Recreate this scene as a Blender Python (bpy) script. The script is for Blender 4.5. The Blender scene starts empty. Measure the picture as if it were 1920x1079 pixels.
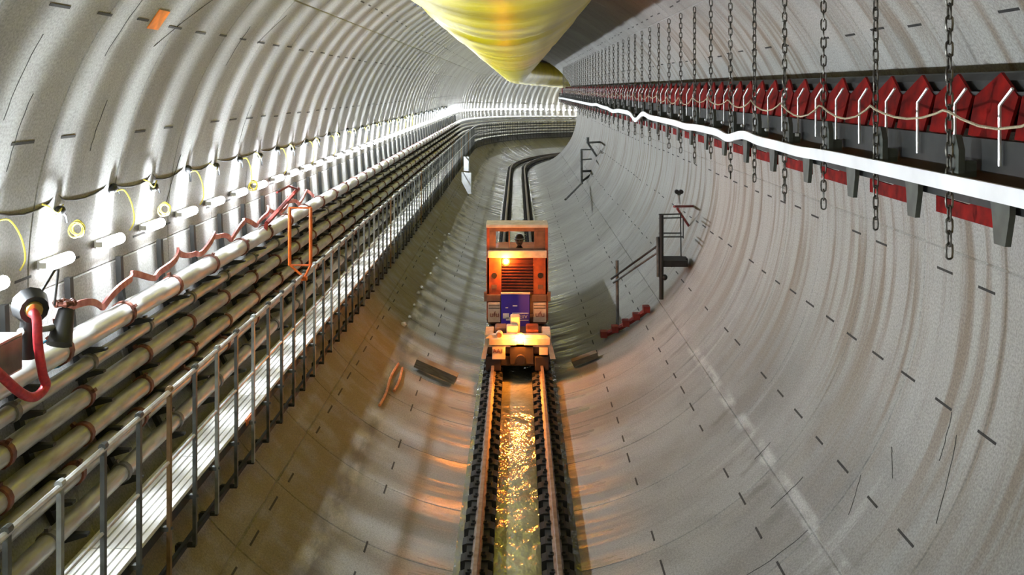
import bpy, bmesh, math, random
from mathutils import Vector, Matrix
random.seed(7)
S = bpy.context.scene
COL = S.collection
PI = math.pi
# ------------------------------------------------------------------ camera, world, exposure
CZ = 5.46                      # camera height above the invert
cam_d = bpy.data.cameras.new('camera'); cam = bpy.data.objects.new('camera', cam_d); COL.objects.link(cam)
cam.location = (0, 0, CZ); cam.rotation_euler = (PI/2, 0, 0)
cam_d.sensor_width = 36; cam_d.lens = 36*2000/1920
cam_d.shift_x = -10/1920; cam_d.shift_y = -373.5/1920
cam_d.clip_end = 600
S.camera = cam
S.view_settings.view_transform = 'Standard'; S.view_settings.look = 'None'
S.view_settings.gamma = 1; S.view_settings.use_curve_mapping = False
S.view_settings.exposure = 0.12
W = bpy.data.worlds.new('tunnel_world'); S.world = W; W.use_nodes = True
W.node_tree.nodes['Background'].inputs[0].default_value = (1.0, .80, .45, 1)
W.node_tree.nodes['Background'].inputs[1].default_value = 0.12
LAMP_W = 88.0; FILL_W = 72.0; BEACON_W = 6.0

# unseen yellow fill added behind the camera to warm the shadows
fd = bpy.data.lights.new('fill_light', 'AREA'); fd.shape = 'DISK'; fd.size = 3.2
fd.color = (1.0, .78, .20); fd.energy = FILL_W
fo = bpy.data.objects.new('fill_light', fd); COL.objects.link(fo)
fo.location = (0, -6.4, 5.2); fo.rotation_euler = (PI/2, 0, 0)

# ------------------------------------------------------------------ tunnel centreline
S0, RC = 68.0, 62.0
def drop(s): return -max(0, s-60)**2/(2*1350.0)
def frame(s):
    if s <= S0: return Vector((0, s, CZ+drop(s))), 0.0
    a = (s-S0)/RC
    return Vector((RC*(1-math.cos(a)), S0+RC*math.sin(a), CZ+drop(s))), a
def at(s, X, z):               # z relative to the camera height
    p, a = frame(s)
    return Vector((p.x+X*math.cos(a), p.y-X*math.sin(a), p.z+z))
R = 3.9; ZC = -1.56            # tunnel radius, axis relative to the camera
def wall_pt(ratio, r, side=1): # point on circle of radius r about the axis whose z = -ratio*X
    A = 1+ratio*ratio; B = 2*ratio*ZC; C_ = ZC*ZC-r*r
    X = (-B+math.sqrt(B*B-4*A*C_))/(2*A)
    return side*X, -ratio*X
def srange(a, b):
    out = [a]
    if b > 60:
        if a < 60: out.append(60.0)
        n = max(1, int((b-max(60, a))/3.0))
        m = max(60, a)
        out += [m+(b-m)*(i+1)/n for i in range(n)]
    else: out.append(b)
    return out

# ------------------------------------------------------------------ materials
def new_mat(name):
    m = bpy.data.materials.new(name); m.use_nodes = True
    return m, m.node_tree.nodes, m.node_tree.links, m.node_tree.nodes['Principled BSDF']
def mat(name, col, rough=.5, metal=0., col2=None, scale=8., bump=0., emit=None, es=0., stretch=(1, 1, 1), sharp=(.35, .65)):
    m, N, L, P = new_mat(name)
    P.inputs['Roughness'].default_value = rough; P.inputs['Metallic'].default_value = metal
    tc = N.new('ShaderNodeTexCoord'); mp = N.new('ShaderNodeMapping'); mp.inputs['Scale'].default_value = stretch
    L.new(tc.outputs['Object'], mp.inputs[0])
    nz = N.new('ShaderNodeTexNoise'); nz.inputs['Scale'].default_value = scale; nz.inputs['Detail'].default_value = 5
    L.new(mp.outputs[0], nz.inputs['Vector'])
    cr = N.new('ShaderNodeValToRGB')
    c2 = col2 or tuple(c*.62 for c in col)
    cr.color_ramp.elements[0].position = sharp[0]; cr.color_ramp.elements[0].color = (*c2, 1)
    cr.color_ramp.elements[1].position = sharp[1]; cr.color_ramp.elements[1].color = (*col, 1)
    L.new(nz.outputs['Fac'], cr.inputs[0]); L.new(cr.outputs[0], P.inputs['Base Color'])
    if bump:
        b = N.new('ShaderNodeBump'); b.inputs['Strength'].default_value = bump; b.inputs['Distance'].default_value = .02
        L.new(nz.outputs['Fac'], b.inputs['Height']); L.new(b.outputs[0], P.inputs['Normal'])
    if emit:
        P.inputs['Emission Color'].default_value = (*emit, 1); P.inputs['Emission Strength'].default_value = es
    return m

def math_node(N, L, op, a, b=None, c=None):
    n = N.new('ShaderNodeMath'); n.operation = op
    for i, v in enumerate((a, b, c)):
        if v is None: continue
        if isinstance(v, (int, float)): n.inputs[i].default_value = v
        else: L.new(v, n.inputs[i])
    return n.outputs[0]
def smooth(N, L, v, a, b):
    n = N.new('ShaderNodeMapRange'); n.interpolation_type = 'SMOOTHSTEP'
    L.new(v, n.inputs[0]); n.inputs[1].default_value = a; n.inputs[2].default_value = b
    return n.outputs[0]
def mixc(N, L, f, a, b, mode='MIX'):
    n = N.new('ShaderNodeMix'); n.data_type = 'RGBA'; n.blend_type = mode
    if isinstance(f, (int, float)): n.inputs[0].default_value = f
    else: L.new(f, n.inputs[0])
    for i, v in ((6, a), (7, b)):
        if isinstance(v, tuple): n.inputs[i].default_value = (*v, 1)
        else: L.new(v, n.inputs[i])
    return n.outputs[2]

def concrete():
    m, N, L, P = new_mat('lining_concrete')
    g = N.new('ShaderNodeNewGeometry'); sp = N.new('ShaderNodeSeparateXYZ'); L.new(g.outputs['Position'], sp.inputs[0])
    X, Y, Z = sp.outputs
    zc = math_node(N, L, 'SUBTRACT', Z, CZ+ZC)
    ang = math_node(N, L, 'ARCTAN2', zc, X)
    arc = math_node(N, L, 'MULTIPLY', ang, 3.9)
    def noise(u, v, scale, detail, rough=.55):
        cb = N.new('ShaderNodeCombineXYZ')
        L.new(math_node(N, L, 'MULTIPLY', Y, u), cb.inputs[0]); L.new(math_node(N, L, 'MULTIPLY', arc, v), cb.inputs[1])
        n = N.new('ShaderNodeTexNoise'); n.inputs['Scale'].default_value = scale; n.inputs['Detail'].default_value = detail
        n.inputs['Roughness'].default_value = rough
        L.new(cb.outputs[0], n.inputs['Vector']); return n.outputs['Fac']
    big = noise(.35, .25, 1, 3); streak = noise(3.2, .22, 1, 5, .6); streak2 = noise(9., .5, 1, 4); fine = noise(1, 1, 45, 4, .7)
    mott = noise(1, 1, 2.2, 4)
    base = mixc(N, L, smooth(N, L, big, .3, .7), (.205, .196, .182), (.295, .288, .274))
    base = mixc(N, L, math_node(N, L, 'MULTIPLY', smooth(N, L, mott, .45, .7), .35), base, (.145, .14, .13))
    base = mixc(N, L, math_node(N, L, 'MULTIPLY', smooth(N, L, streak2, .5, .8), .35), base, (.12, .116, .108))
    base = mixc(N, L, math_node(N, L, 'MULTIPLY', smooth(N, L, streak, .60, .72), .30), base, (.50, .495, .485))
    # seepage stains run down the right hand wall under the conveyor
    right = math_node(N, L, 'MULTIPLY', smooth(N, L, X, 2.4, 3.3), smooth(N, L, ang, -.95, -.1))
    pale = math_node(N, L, 'MULTIPLY', right, smooth(N, L, ang, -.75, -.2))
    base = mixc(N, L, math_node(N, L, 'MULTIPLY', pale, .65), base, (.43, .415, .375))
    st = smooth(N, L, streak, .54, .36)
    base = mixc(N, L, math_node(N, L, 'MULTIPLY', math_node(N, L, 'MULTIPLY', st, right), .78), base, (.17, .12, .07))
    # olive shade under the walkway, painted into the lower left haunch
    shade_tint = math_node(N, L, 'MULTIPLY', smooth(N, L, X, -1.5, -2.3), smooth(N, L, zc, -1.6, -2.4))
    shade_tint = math_node(N, L, 'MULTIPLY', shade_tint, smooth(N, L, mott, .25, .6))
    base = mixc(N, L, math_node(N, L, 'MULTIPLY', shade_tint, .8), base, (.18, .14, .045))
    # pale grout smeared along the lengthwise joint on the right
    jd = math_node(N, L, 'ABSOLUTE', math_node(N, L, 'ADD', ang, .752))
    jm = math_node(N, L, 'MULTIPLY', smooth(N, L, jd, .030, .012), smooth(N, L, noise(1.2, 2., 1, 3), .42, .6))
    jm = math_node(N, L, 'MULTIPLY', jm, smooth(N, L, Y, 19.5, 16.5))
    base = mixc(N, L, math_node(N, L, 'MULTIPLY', jm, .6), base, (.52, .51, .49))
    dk = math_node(N, L, 'MULTIPLY', smooth(N, L, math_node(N, L, 'ABSOLUTE', math_node(N, L, 'ADD', ang, .80)), .09, .03), smooth(N, L, noise(2.5, .9, 1, 5), .52, .66))
    base = mixc(N, L, math_node(N, L, 'MULTIPLY', dk, .6), base, (.12, .115, .10))
    dirt = math_node(N, L, 'MULTIPLY', smooth(N, L, math_node(N, L, 'ABSOLUTE', math_node(N, L, 'ADD', ang, 2.135)), .075, .0), smooth(N, L, noise(.9, 3., 1, 5), .40, .58))
    base = mixc(N, L, math_node(N, L, 'MULTIPLY', dirt, .75), base, (.045, .038, .025))
    base = mixc(N, L, .6, base, mixc(N, L, smooth(N, L, fine, .3, .7), (.25, .25, .25), (.70, .70, .70)), 'OVERLAY')
    L.new(base, P.inputs['Base Color'])
    # wet film beside the track
    ax = math_node(N, L, 'ABSOLUTE', X)
    wet = math_node(N, L, 'MULTIPLY', smooth(N, L, ax, 1.75, .9), smooth(N, L, streak, .42, .6))
    rg = math_node(N, L, 'MULTIPLY_ADD', wet, -.50, .64)
    L.new(rg, P.inputs['Roughness'])
    b = N.new('ShaderNodeBump'); b.inputs['Strength'].default_value = .35; b.inputs['Distance'].default_value = .012
    h = math_node(N, L, 'ADD', streak2, math_node(N, L, 'MULTIPLY', fine, .35))
    L.new(h, b.inputs['Height']); L.new(b.outputs[0], P.inputs['Normal'])
    return m
M = {}
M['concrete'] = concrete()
M['slot'] = mat('dark_joint', (.03, .028, .025), .8)
M['blue_paint'] = mat('blue_spray', (.05, .10, .28), .7)
M['steel'] = mat('galvanised_steel', (.50, .50, .49), .38, .75, (.33, .32, .30), 6, .15)
M['pipe'] = mat('zinc_pipe', (.47, .46, .43), .36, .55, (.27, .25, .21), 5, .1, stretch=(3, .5, 3))
M['pipe_bright'] = mat('bright_pipe', (.66, .66, .66), .33, .5, (.48, .47, .45), 5, .1, stretch=(3, .5, 3))
M['coupling'] = mat('rusty_coupling', (.20, .06, .035), .55, .4, (.08, .03, .02), 14)
M['coupling_grey'] = mat('grey_coupling', (.16, .15, .14), .5, .5)
M['dark'] = mat('dark_steel', (.022, .023, .021), .6, .2)
M['post'] = mat('post_steel', (.14, .15, .15), .45, .55, (.07, .075, .07), 6)
M['post_light'] = mat('post_zinc', (.38, .40, .39), .42, .55)
M['post_rust'] = mat('post_rust', (.28, .17, .08), .6, .3)
M['rail_tube'] = mat('handrail_zinc', (.72, .72, .70), .32, .6)
M['plank'] = mat('pale_plank', (.80, .79, .76), .55, .0, (.62, .60, .55), 5, .1, stretch=(6, .6, 6))
M['black'] = mat('black_rubber', (.012, .012, .012), .5)
M['chain'] = mat('chain_steel', (.16, .15, .13), .42, .8, (.06, .055, .045), 30)
M['olive'] = mat('hanger_paint', (.075, .085, .07), .55, .1)
M['red'] = mat('red_paint', (.24, .005, .003), .7, 0, (.09, .002, .0015), 7)
M['red'].node_tree.nodes['Principled BSDF'].inputs['Specular IOR Level'].default_value = .12
M['red_bracket'] = mat('red_bracket_paint', (.26, .022, .016), .5, .1)
M['white'] = mat('white_plastic', (.92, .93, .94), .4, 0, (.74, .74, .74), 4)
M['tray'] = mat('white_tray_paint', (.92, .92, .93), .45, 0, (.82, .82, .83), 3)
M['rod'] = mat('zinc_rod', (.70, .70, .68), .35, .4)
M['rope'] = mat('beige_rope', (.50, .42, .28), .75, 0, (.33, .27, .17), 60, .3)
M['orange'] = mat('orange_paint', (.80, .15, .015), .45, 0)
M['yellow_cable'] = mat('yellow_cable', (.80, .68, .10), .45)
M['red_hose'] = mat('red_hose', (.50, .025, .03), .5, 0, (.30, .012, .02), 25, .2)
M['pink_hose'] = mat('flat_pink_hose', (.55, .22, .19), .55, 0, (.36, .09, .08), 10)
M['brass'] = mat('brass', (.75, .52, .14), .3, .9)
M['cable'] = mat('dark_cable', (.035, .03, .025), .6)
M['rail'] = mat('worn_rail', (.26, .22, .20), .5, .8, (.17, .12, .09), 9)
M['sleeper'] = mat('wet_sleeper', (.020, .019, .018), .75, 0)
M['timber'] = mat('wet_timber', (.17, .145, .10), .7, 0, (.10, .08, .055), 6, .4, stretch=(1, 8, 8))
M['belt'] = mat('rubber_belt', (.03, .03, .03), .6)
M['cable_orange'] = mat('orange_cable', (.62, .20, .06), .5)
M['rubble'] = mat('pale_rubble', (.55, .54, .50), .8)
M['duct'] = None
def duct_mat():
    m, N, L, P = new_mat('yellow_duct_fabric')
    P.inputs['Base Color'].default_value = (.80, .66, .02, 1); P.inputs['Roughness'].default_value = .30; P.inputs['IOR'].default_value = 1.28; P.inputs['Specular IOR Level'].default_value = .38
    tc = N.new('ShaderNodeTexCoord'); mp = N.new('ShaderNodeMapping'); mp.inputs['Scale'].default_value = (.6, 1.2, .6)
    L.new(tc.outputs['Object'], mp.inputs[0])
    nz = N.new('ShaderNodeTexNoise'); nz.inputs['Scale'].default_value = 1.1; nz.inputs['Detail'].default_value = 4
    L.new(mp.outputs[0], nz.inputs['Vector'])
    b = N.new('ShaderNodeBump'); b.inputs['Strength'].default_value = .35; b.inputs['Distance'].default_value = .08
    L.new(nz.outputs['Fac'], b.inputs['Height']); L.new(b.outputs[0], P.inputs['Normal'])
    cr = N.new('ShaderNodeValToRGB'); cr.color_ramp.elements[0].color = (.58, .47, .002, 1); cr.color_ramp.elements[1].color = (.72, .60, .003, 1)
    cr.color_ramp.elements[0].position = .35; cr.color_ramp.elements[1].position = .6
    L.new(nz.outputs['Fac'], cr.inputs[0]); L.new(cr.outputs[0], P.inputs['Base Color'])
    return m
M['duct'] = duct_mat()
def water_mat():
    m, N, L, P = new_mat('muddy_water')
    P.inputs['Roughness'].default_value = .05; P.inputs['IOR'].default_value = 1.5
    P.inputs['Specular IOR Level'].default_value = .9
    g = N.new('ShaderNodeNewGeometry')
    mp = N.new('ShaderNodeMapping'); mp.inputs['Scale'].default_value = (1.6, .9, 1); L.new(g.outputs['Position'], mp.inputs[0])
    nz = N.new('ShaderNodeTexNoise'); nz.inputs['Scale'].default_value = 3.2; nz.inputs['Detail'].default_value = 3
    L.new(mp.outputs[0], nz.inputs['Vector'])
    cr = N.new('ShaderNodeValToRGB'); cr.color_ramp.elements[0].color = (.26, .24, .13, 1); cr.color_ramp.elements[1].color = (.46, .43, .28, 1)
    L.new(nz.outputs['Fac'], cr.inputs[0])
    sx = N.new('ShaderNodeSeparateXYZ'); L.new(g.outputs['Position'], sx.inputs[0])
    side = smooth(N, L, math_node(N, L, 'ABSOLUTE', sx.outputs[0]), .38, .55)   # silt lies between the rails only
    L.new(mixc(N, L, side, cr.outputs[0], (.15, .143, .13)), P.inputs['Base Color'])
    b = N.new('ShaderNodeBump'); b.inputs['Strength'].default_value = .75; b.inputs['Distance'].default_value = .06
    L.new(nz.outputs['Fac'], b.inputs['Height']); L.new(b.outputs[0], P.inputs['Normal'])
    return m
M['water'] = water_mat()
def glow_mat(name, col, strength, see=True):      # lit glass tube: gives light and lets light through
    m = bpy.data.materials.new(name); m.use_nodes = True; N = m.node_tree.nodes; L = m.node_tree.links; N.clear()
    o = N.new('ShaderNodeOutputMaterial'); e = N.new('ShaderNodeEmission'); e.inputs[0].default_value = (*col, 1); e.inputs[1].default_value = strength
    t = N.new('ShaderNodeBsdfTransparent'); a = N.new('ShaderNodeAddShader')
    L.new(e.outputs[0], a.inputs[0]); L.new(t.outputs[0], a.inputs[1]); L.new(a.outputs[0], o.inputs[0])
    return m
M['tube'] = glow_mat('lit_tube', (.93, .96, 1.0), 14)
M['beacon'] = glow_mat('lit_amber_lens', (1.0, .20, .012), 9)
M['beacon_core'] = glow_mat('lit_lamp_core', (1.0, .30, .03), 340)
# locomotive paints
M['loco_orange'] = mat('loco_orange_paint', (.42, .085, .02), .5, 0, (.20, .04, .018), 7)
M['loco_maroon'] = mat('loco_grille_paint', (.09, .012, .01), .55, 0)
M['loco_cream'] = mat('loco_cream_paint', (.70, .58, .46), .5, 0, (.52, .40, .30), 8)
M['loco_brown'] = mat('loco_brown_paint', (.20, .10, .06), .55, 0, (.12, .06, .04), 8)
M['loco_blue'] = mat('loco_blue_panel', (.045, .02, .42), .6, 0, (.04, .02, .33), 3)
M['loco_dark'] = mat('loco_underframe', (.045, .03, .025), .55, .3)
M['hole'] = mat('dark_recess', (.015, .012, .010), .8)
M['letter'] = mat('letter_paint', (.22, .05, .04), .6)
M['letter_w'] = mat('white_letter', (.9, .85, .85), .5)
def glass_mat():
    m, N, L, P = new_mat('cab_glass')
    P.inputs['Base Color'].default_value = (.95, .95, .95, 1); P.inputs['Roughness'].default_value = .03
    P.inputs['Transmission Weight'].default_value = 1; P.inputs['IOR'].default_value = 1.1
    return m
M['glass'] = glass_mat()
M['skin'] = mat('skin', (.42, .24, .17), .55)
M['jacket'] = mat('dark_jacket', (.07, .05, .05), .8)
M['helmet'] = mat('dark_helmet', (.05, .045, .045), .4)

# ------------------------------------------------------------------ mesh helpers
class MB:
    def __init__(s): s.v = []; s.f = []
    def add(s, vs, fs):
        o = len(s.v); s.v += [tuple(v) for v in vs]; s.f += [tuple(i+o for i in f) for f in fs]; return s
    def box(s, c, d, m=None):
        cx, cy, cz = c; x, y, z = d[0]/2, d[1]/2, d[2]/2
        vs = [Vector((i*x, j*y, k*z)) for k in (-1, 1) for j in (-1, 1) for i in (-1, 1)]
        if m is not None: vs = [m @ v for v in vs]
        vs = [v+Vector(c) for v in vs]
        return s.add(vs, [(0, 2, 3, 1), (4, 5, 7, 6), (0, 1, 5, 4), (2, 6, 7, 3), (0, 4, 6, 2), (1, 3, 7, 5)])
    def prism(s, poly, ax, a, b):
        # poly: 2D points, extruded along axis ax from a to b
        def P3(p, t):
            if ax == 'y': return (p[0], t, p[1])
            if ax == 'x': return (t, p[0], p[1])
            return (p[0], p[1], t)
        n = len(poly)
        vs = [P3(p, a) for p in poly]+[P3(p, b) for p in poly]
        fs = [tuple(range(n)), tuple(range(2*n-1, n-1, -1))]+[(i, i+n, (i+1) % n+n, (i+1) % n) for i in range(n)]
        return s.add(vs, fs)
    def tube(s, pts, r, n=8, closed=False, cap=True):
        pts = [Vector(p) for p in pts]; k = len(pts); rr = r if isinstance(r, (list, tuple)) else [r]*k
        up = None; vs = []
        for i, p in enumerate(pts):
            if closed: t = pts[(i+1) % k]-pts[i-1]
            else: t = pts[min(i+1, k-1)]-pts[max(i-1, 0)]
            t.normalize()
            if up is None:
                up = Vector((0, 0, 1)) if abs(t.z) < .9 else Vector((1, 0, 0))
            up = (up-t*up.dot(t)); up.normalize(); sd = t.cross(up)
            for j in range(n):
                a = 2*PI*j/n; vs.append(p+(up*math.cos(a)+sd*math.sin(a))*rr[i])
        fs = []
        for i in range(k if closed else k-1):
            for j in range(n):
                a = i*n+j; b = i*n+(j+1) % n; c = ((i+1) % k)*n+(j+1) % n; d = ((i+1) % k)*n+j
                fs.append((a, b, c, d))
        if cap and not closed:
            fs.append(tuple(range(n))[::-1]); fs.append(tuple(range((k-1)*n, k*n)))
        return s.add(vs, fs)
    def sweep(s, prof, ss, closed=True, cap=True):
        # prof: (X, z) outline swept along the tunnel
        n = len(prof); vs = [at(q, X, z) for q in ss for X, z in prof]; fs = []
        m = n if closed else n-1
        for i in range(len(ss)-1):
            for j in range(m):
                a = i*n+j; b = i*n+(j+1) % n
                fs.append((a, b, b+n, a+n))
        if closed and cap:
            fs.append(tuple(range(n))[::-1]); fs.append(tuple(range((len(ss)-1)*n, len(ss)*n)))
        return s.add(vs, fs)
    def sphere(s, c, r, n=12, k=8, sc=(1, 1, 1)):
        vs = []; fs = []
        for i in range(k+1):
            t = PI*i/k
            for j in range(n):
                a = 2*PI*j/n
                vs.append((c[0]+r*sc[0]*math.sin(t)*math.cos(a), c[1]+r*sc[1]*math.sin(t)*math.sin(a), c[2]+r*sc[2]*math.cos(t)))
        for i in range(k):
            for j in range(n):
                fs.append((i*n+j, (i+1)*n+j, (i+1)*n+(j+1) % n, i*n+(j+1) % n))
        return s.add(vs, fs)
    def mesh(s, name, m, smooth=False):
        me = bpy.data.meshes.new(name); me.from_pydata(s.v, [], s.f); me.update()
        bm = bmesh.new(); bm.from_mesh(me); bmesh.ops.recalc_face_normals(bm, faces=bm.faces); bm.to_mesh(me); bm.free()
        me.materials.append(m)
        if smooth:
            me.polygons.foreach_set('use_smooth', [True]*len(me.polygons)); me.set_sharp_from_angle(angle=math.radians(38))
        return me
    def build(s, name, m, parent=None, smooth=False, kind=None, label=None):
        return inst(name, s.mesh(name, m, smooth), parent, kind=kind, label=label)
def inst(name, me, parent=None, loc=None, rot=None, kind=None, label=None):
    o = bpy.data.objects.new(name, me); COL.objects.link(o)
    if parent is not None: o.parent = parent
    if loc is not None: o.location = loc
    if rot is not None: o.rotation_euler = rot
    if kind: o['kind'] = kind
    if label: o['label'] = label
    return o
def empty(name, loc=(0, 0, 0), rot=(0, 0, 0)):
    o = bpy.data.objects.new(name, None); COL.objects.link(o); o.location = loc; o.rotation_euler = rot
    o.empty_display_size = .2; return o
def tag(o, label, cat, group=None):
    o['label'] = label; o['category'] = cat
    if group: o['group'] = group
    return o
def copy_tree(o, parent=None, kids=None):
    c = o.copy(); COL.objects.link(c); c.parent = parent
    for ch in (kids[o] if kids and o in kids else ()): copy_tree(ch, c, kids)
    return c
def curve_pts(P, k=5):        # Catmull-Rom through the points
    P = [Vector(p) for p in P]; out = []
    for i in range(len(P)-1):
        a, b, c, d = P[max(i-1, 0)], P[i], P[i+1], P[min(i+2, len(P)-1)]
        for j in range(k):
            u = j/k; out.append(.5*((2*b)+(c-a)*u+(2*a-5*b+4*c-d)*u*u+(3*b-a-3*c+d)*u**3))
    return out+[P[-1]]
def circ(X, z, r, n=12, ph=0): return [(X+r*math.cos(2*PI*i/n+ph), z+r*math.sin(2*PI*i/n+ph)) for i in range(n)]
def text_mesh(txt, size, mtl, name):
    cu = bpy.data.curves.new('t', 'FONT'); cu.body = txt; cu.size = size; cu.extrude = .004
    cu.align_x = 'CENTER'; cu.align_y = 'CENTER'
    o = bpy.data.objects.new('t', cu); COL.objects.link(o)
    dg = bpy.context.evaluated_depsgraph_get(); me = bpy.data.meshes.new_from_object(o.evaluated_get(dg))
    bpy.data.objects.remove(o); me.materials.clear(); me.materials.append(mtl); me.name = name
    return me

# ------------------------------------------------------------------ tunnel lining: rings of eight precast segments
NSEG, RW = 8, 1.7
SEG_A0 = math.radians(-43.5)     # a lengthwise joint on the right hand haunch
def segment(mb, s0, s1, a0, a1, n=14, ch=.014, th=.28):
    da = ch/R
    angs = [a0, a0+da]+[a0+da+(a1-a0-2*da)*i/n for i in range(1, n)]+[a1-da, a1]
    def ring(s, rfun): return [at(s, rfun(i)*math.cos(a), ZC+rfun(i)*math.sin(a)) for i, a in enumerate(angs)]
    k = len(angs)
    edge = lambda i: R+ch if i in (0, k-1) else R
    rows = [ring(s0, lambda i: R+th), ring(s0, lambda i: R+ch), ring(s0+ch, edge), ring(s1-ch, edge), ring(s1, lambda i: R+ch), ring(s1, lambda i: R+th)]
    vs = [v for r in rows for v in r]; fs = []
    for r in range(6):
        r2 = (r+1) % 6
        for i in range(k-1):
            fs.append((r*k+i, r*k+i+1, r2*k+i+1, r2*k+i))
    fs.append(tuple(r*k for r in range(6))); fs.append(tuple(r*k+k-1 for r in range(5, -1, -1)))
    mb.add(vs, fs)
wall = empty('wall_round', (0, 0, 0)); wall['kind'] = 'structure'; wall['label'] = 'round tunnel wall of pale precast concrete segments'
seg_me = []
for j in range(NSEG):
    mb = MB(); a0 = SEG_A0+2*PI*j/NSEG
    segment(mb, 0, RW, a0, a0+2*PI/NSEG)
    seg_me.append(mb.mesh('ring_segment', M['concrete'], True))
SB = -6.8
for r in range(37):
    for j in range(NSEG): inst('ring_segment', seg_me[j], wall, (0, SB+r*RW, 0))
mb = MB(); s = SB+37*RW
while s < 150:
    for j in range(NSEG):
        a0 = SEG_A0+2*PI*j/NSEG; segment(mb, s, s+RW, a0, a0+2*PI/NSEG, n=7, ch=.012)
    s += RW
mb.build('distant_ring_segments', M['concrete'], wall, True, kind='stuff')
# dark slots at the bolt pockets, two to a ring, every 16.2 degrees
mb = MB()
for k in range(22):
    a = math.radians(-1.5-16.3*k)
    if k in (5, 6) : continue
    s = SB+.2+(.42 if k % 2 else 0)
    while s < 60:
        if random.random() < .86:
            ln = .30+random.uniform(-.05, .08); w = .011
            am = a+random.uniform(-.004, .004)
            vs = [at(q, rr*math.cos(am+da), ZC+rr*math.sin(am+da)) for q in (s, s+ln) for rr, da in ((R+.01, -w/R), (R-.004, -w/R), (R-.004, w/R), (R+.01, w/R))]
            mb.add(vs, [(0, 1, 5, 4), (1, 2, 6, 5), (2, 3, 7, 6), (0, 3, 2, 1), (4, 5, 6, 7)])
        s += .85
mb.build('bolt_slots', M['slot'], wall, kind='stuff')
# hairline cracks round the hoop and a few slanting ones
mb = MB()
for s0, a0, a1, ds in ((7.6, 160, 150, .0), (8.9, 152, 143, .05), (9.4, 165, 158, 0), (9.9, 150, 138, 1.0), (11.8, 176, 168, .3), (12.6, 152, 144, 0), (14.6, 168, 160, .1),
                       (9.9, -38, -33, .25), (9.0, -24, -18, .1), (12.4, -45, -41, 0), (10.4, -55, -44, -.1), (9.6, -30, -27, .3), (11.2, -47, -40, -.05), (8.9, -20, -30, -.3), (7.9, 166, 157, 0), (13.4, 147, 140, .4)):
    pts = []
    for i in range(9):
        t = i/8; a = math.radians(a0+(a1-a0)*t); pts.append(at(s0+ds*t+random.uniform(-.01, .01), (R-.001)*math.cos(a), ZC+(R-.001)*math.sin(a)))
    mb.tube(pts, .0045, 4)
mb.build('hairline_cracks', M['slot'], wall, kind='stuff')
mb = MB()
for i in range(30):
    s = 9.5+i*.5+random.uniform(-.2, .2); a = math.radians(random.uniform(117, 122)); l = random.uniform(.02, .06)
    pts = [at(s+.05*t, (R-.001)*math.cos(a+l*t), ZC+(R-.001)*math.sin(a+l*t)) for t in (0, .5, 1)]
    mb.tube(pts, .010, 4)
mb.build('blue_spray_marks', M['blue_paint'], wall, kind='stuff')
# small orange plate standing in for a lamp reflection high on the left wall, under a slot
def on_wall(s, deg, r=R): a = math.radians(deg); return at(s, r*math.cos(a), ZC+r*math.sin(a))

# ------------------------------------------------------------------ water in the invert
RZ = -5.07                     # rail head
WZ = -5.392
ss = srange(-6.5, 150); hw = math.sqrt(R*R-(WZ-ZC)**2)-.002
mb = MB(); mb.sweep([(-hw, WZ), (-hw*.5, WZ), (0, WZ), (hw*.5, WZ), (hw, WZ), (0, ZC-R+.03)], ss)
w = mb.build('standing_water', M['water'], kind='stuff'); tag(w, 'muddy standing water along the tunnel bottom between the rails', 'water')

# ------------------------------------------------------------------ railway track
track = tag(empty('railway_track', (0, 0, CZ+RZ-.14)), 'narrow gauge railway track running through shallow water', 'railway track')
TI = Matrix.Translation(-track.location)
def local(mb, parent):         # move world-space vertices into the parent's space
    p = parent.location; mb.v = [(v[0]-p.x, v[1]-p.y, v[2]-p.z) for v in mb.v]; return mb
G = .45
for sd in (-1, 1):
    c = sd*G
    prof = [(c-.055, RZ-.13), (c+.055, RZ-.13), (c+.055, RZ-.118), (c+.01, RZ-.105), (c+.01, RZ-.035), (c+.028, RZ-.026), (c+.028, RZ-.004), (c+.02, RZ),
            (c-.02, RZ), (c-.028, RZ-.004), (c-.028, RZ-.026), (c-.01, RZ-.035), (c-.01, RZ-.105), (c-.055, RZ-.118)]
    local(MB().sweep(prof, srange(-6.5, 140)), track).build('rail', M['rail'], track)
bm_ = MB()
pr = [(-.18, -.14), (-.18, .01), (-.13, .03), (.13, .03), (.18, .01), (.18, -.14)]
bm_.prism(pr, 'y', -.10, .10)
for e in (-.075, .075):
    bm_.prism([(e-.03, .035), (e-.03, .06), (e+.03, .06), (e+.03, .035)], 'y', -.035, .035)
    bm_.tube([(e, 0, .05), (e, 0, .085)], .016, 6)
sl = bm_.mesh('sleeper_block', M['sleeper'])
n = 0; s = 8.0
while n < 145:
    for sd in (-1, 1):
        inst('sleeper_block', sl, track, at(s, sd*(G+.0), RZ-.167)-track.location)
    s += .43; n += 1
# farther blocks
mb = MB()
while s < 120:
    for sd in (-1, 1):
        c = at(s, sd*G, RZ-.18); _, a = frame(s)
        mb.box(c, (.42, .2, .13), Matrix.Rotation(-a, 3, 'Z'))
    s += .43
local(mb, track).build('distant_sleeper_blocks', M['sleeper'], track, kind='stuff')
mb = MB()
s = 8.0+.215
while s < 60:
    for sd in (-1, 1):
        mb.box(at(s, sd*G, RZ-.24), (.25, .26, .16))
    s += .43
local(mb, track).build('packing_strip', M['sleeper'], track, kind='stuff')

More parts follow.
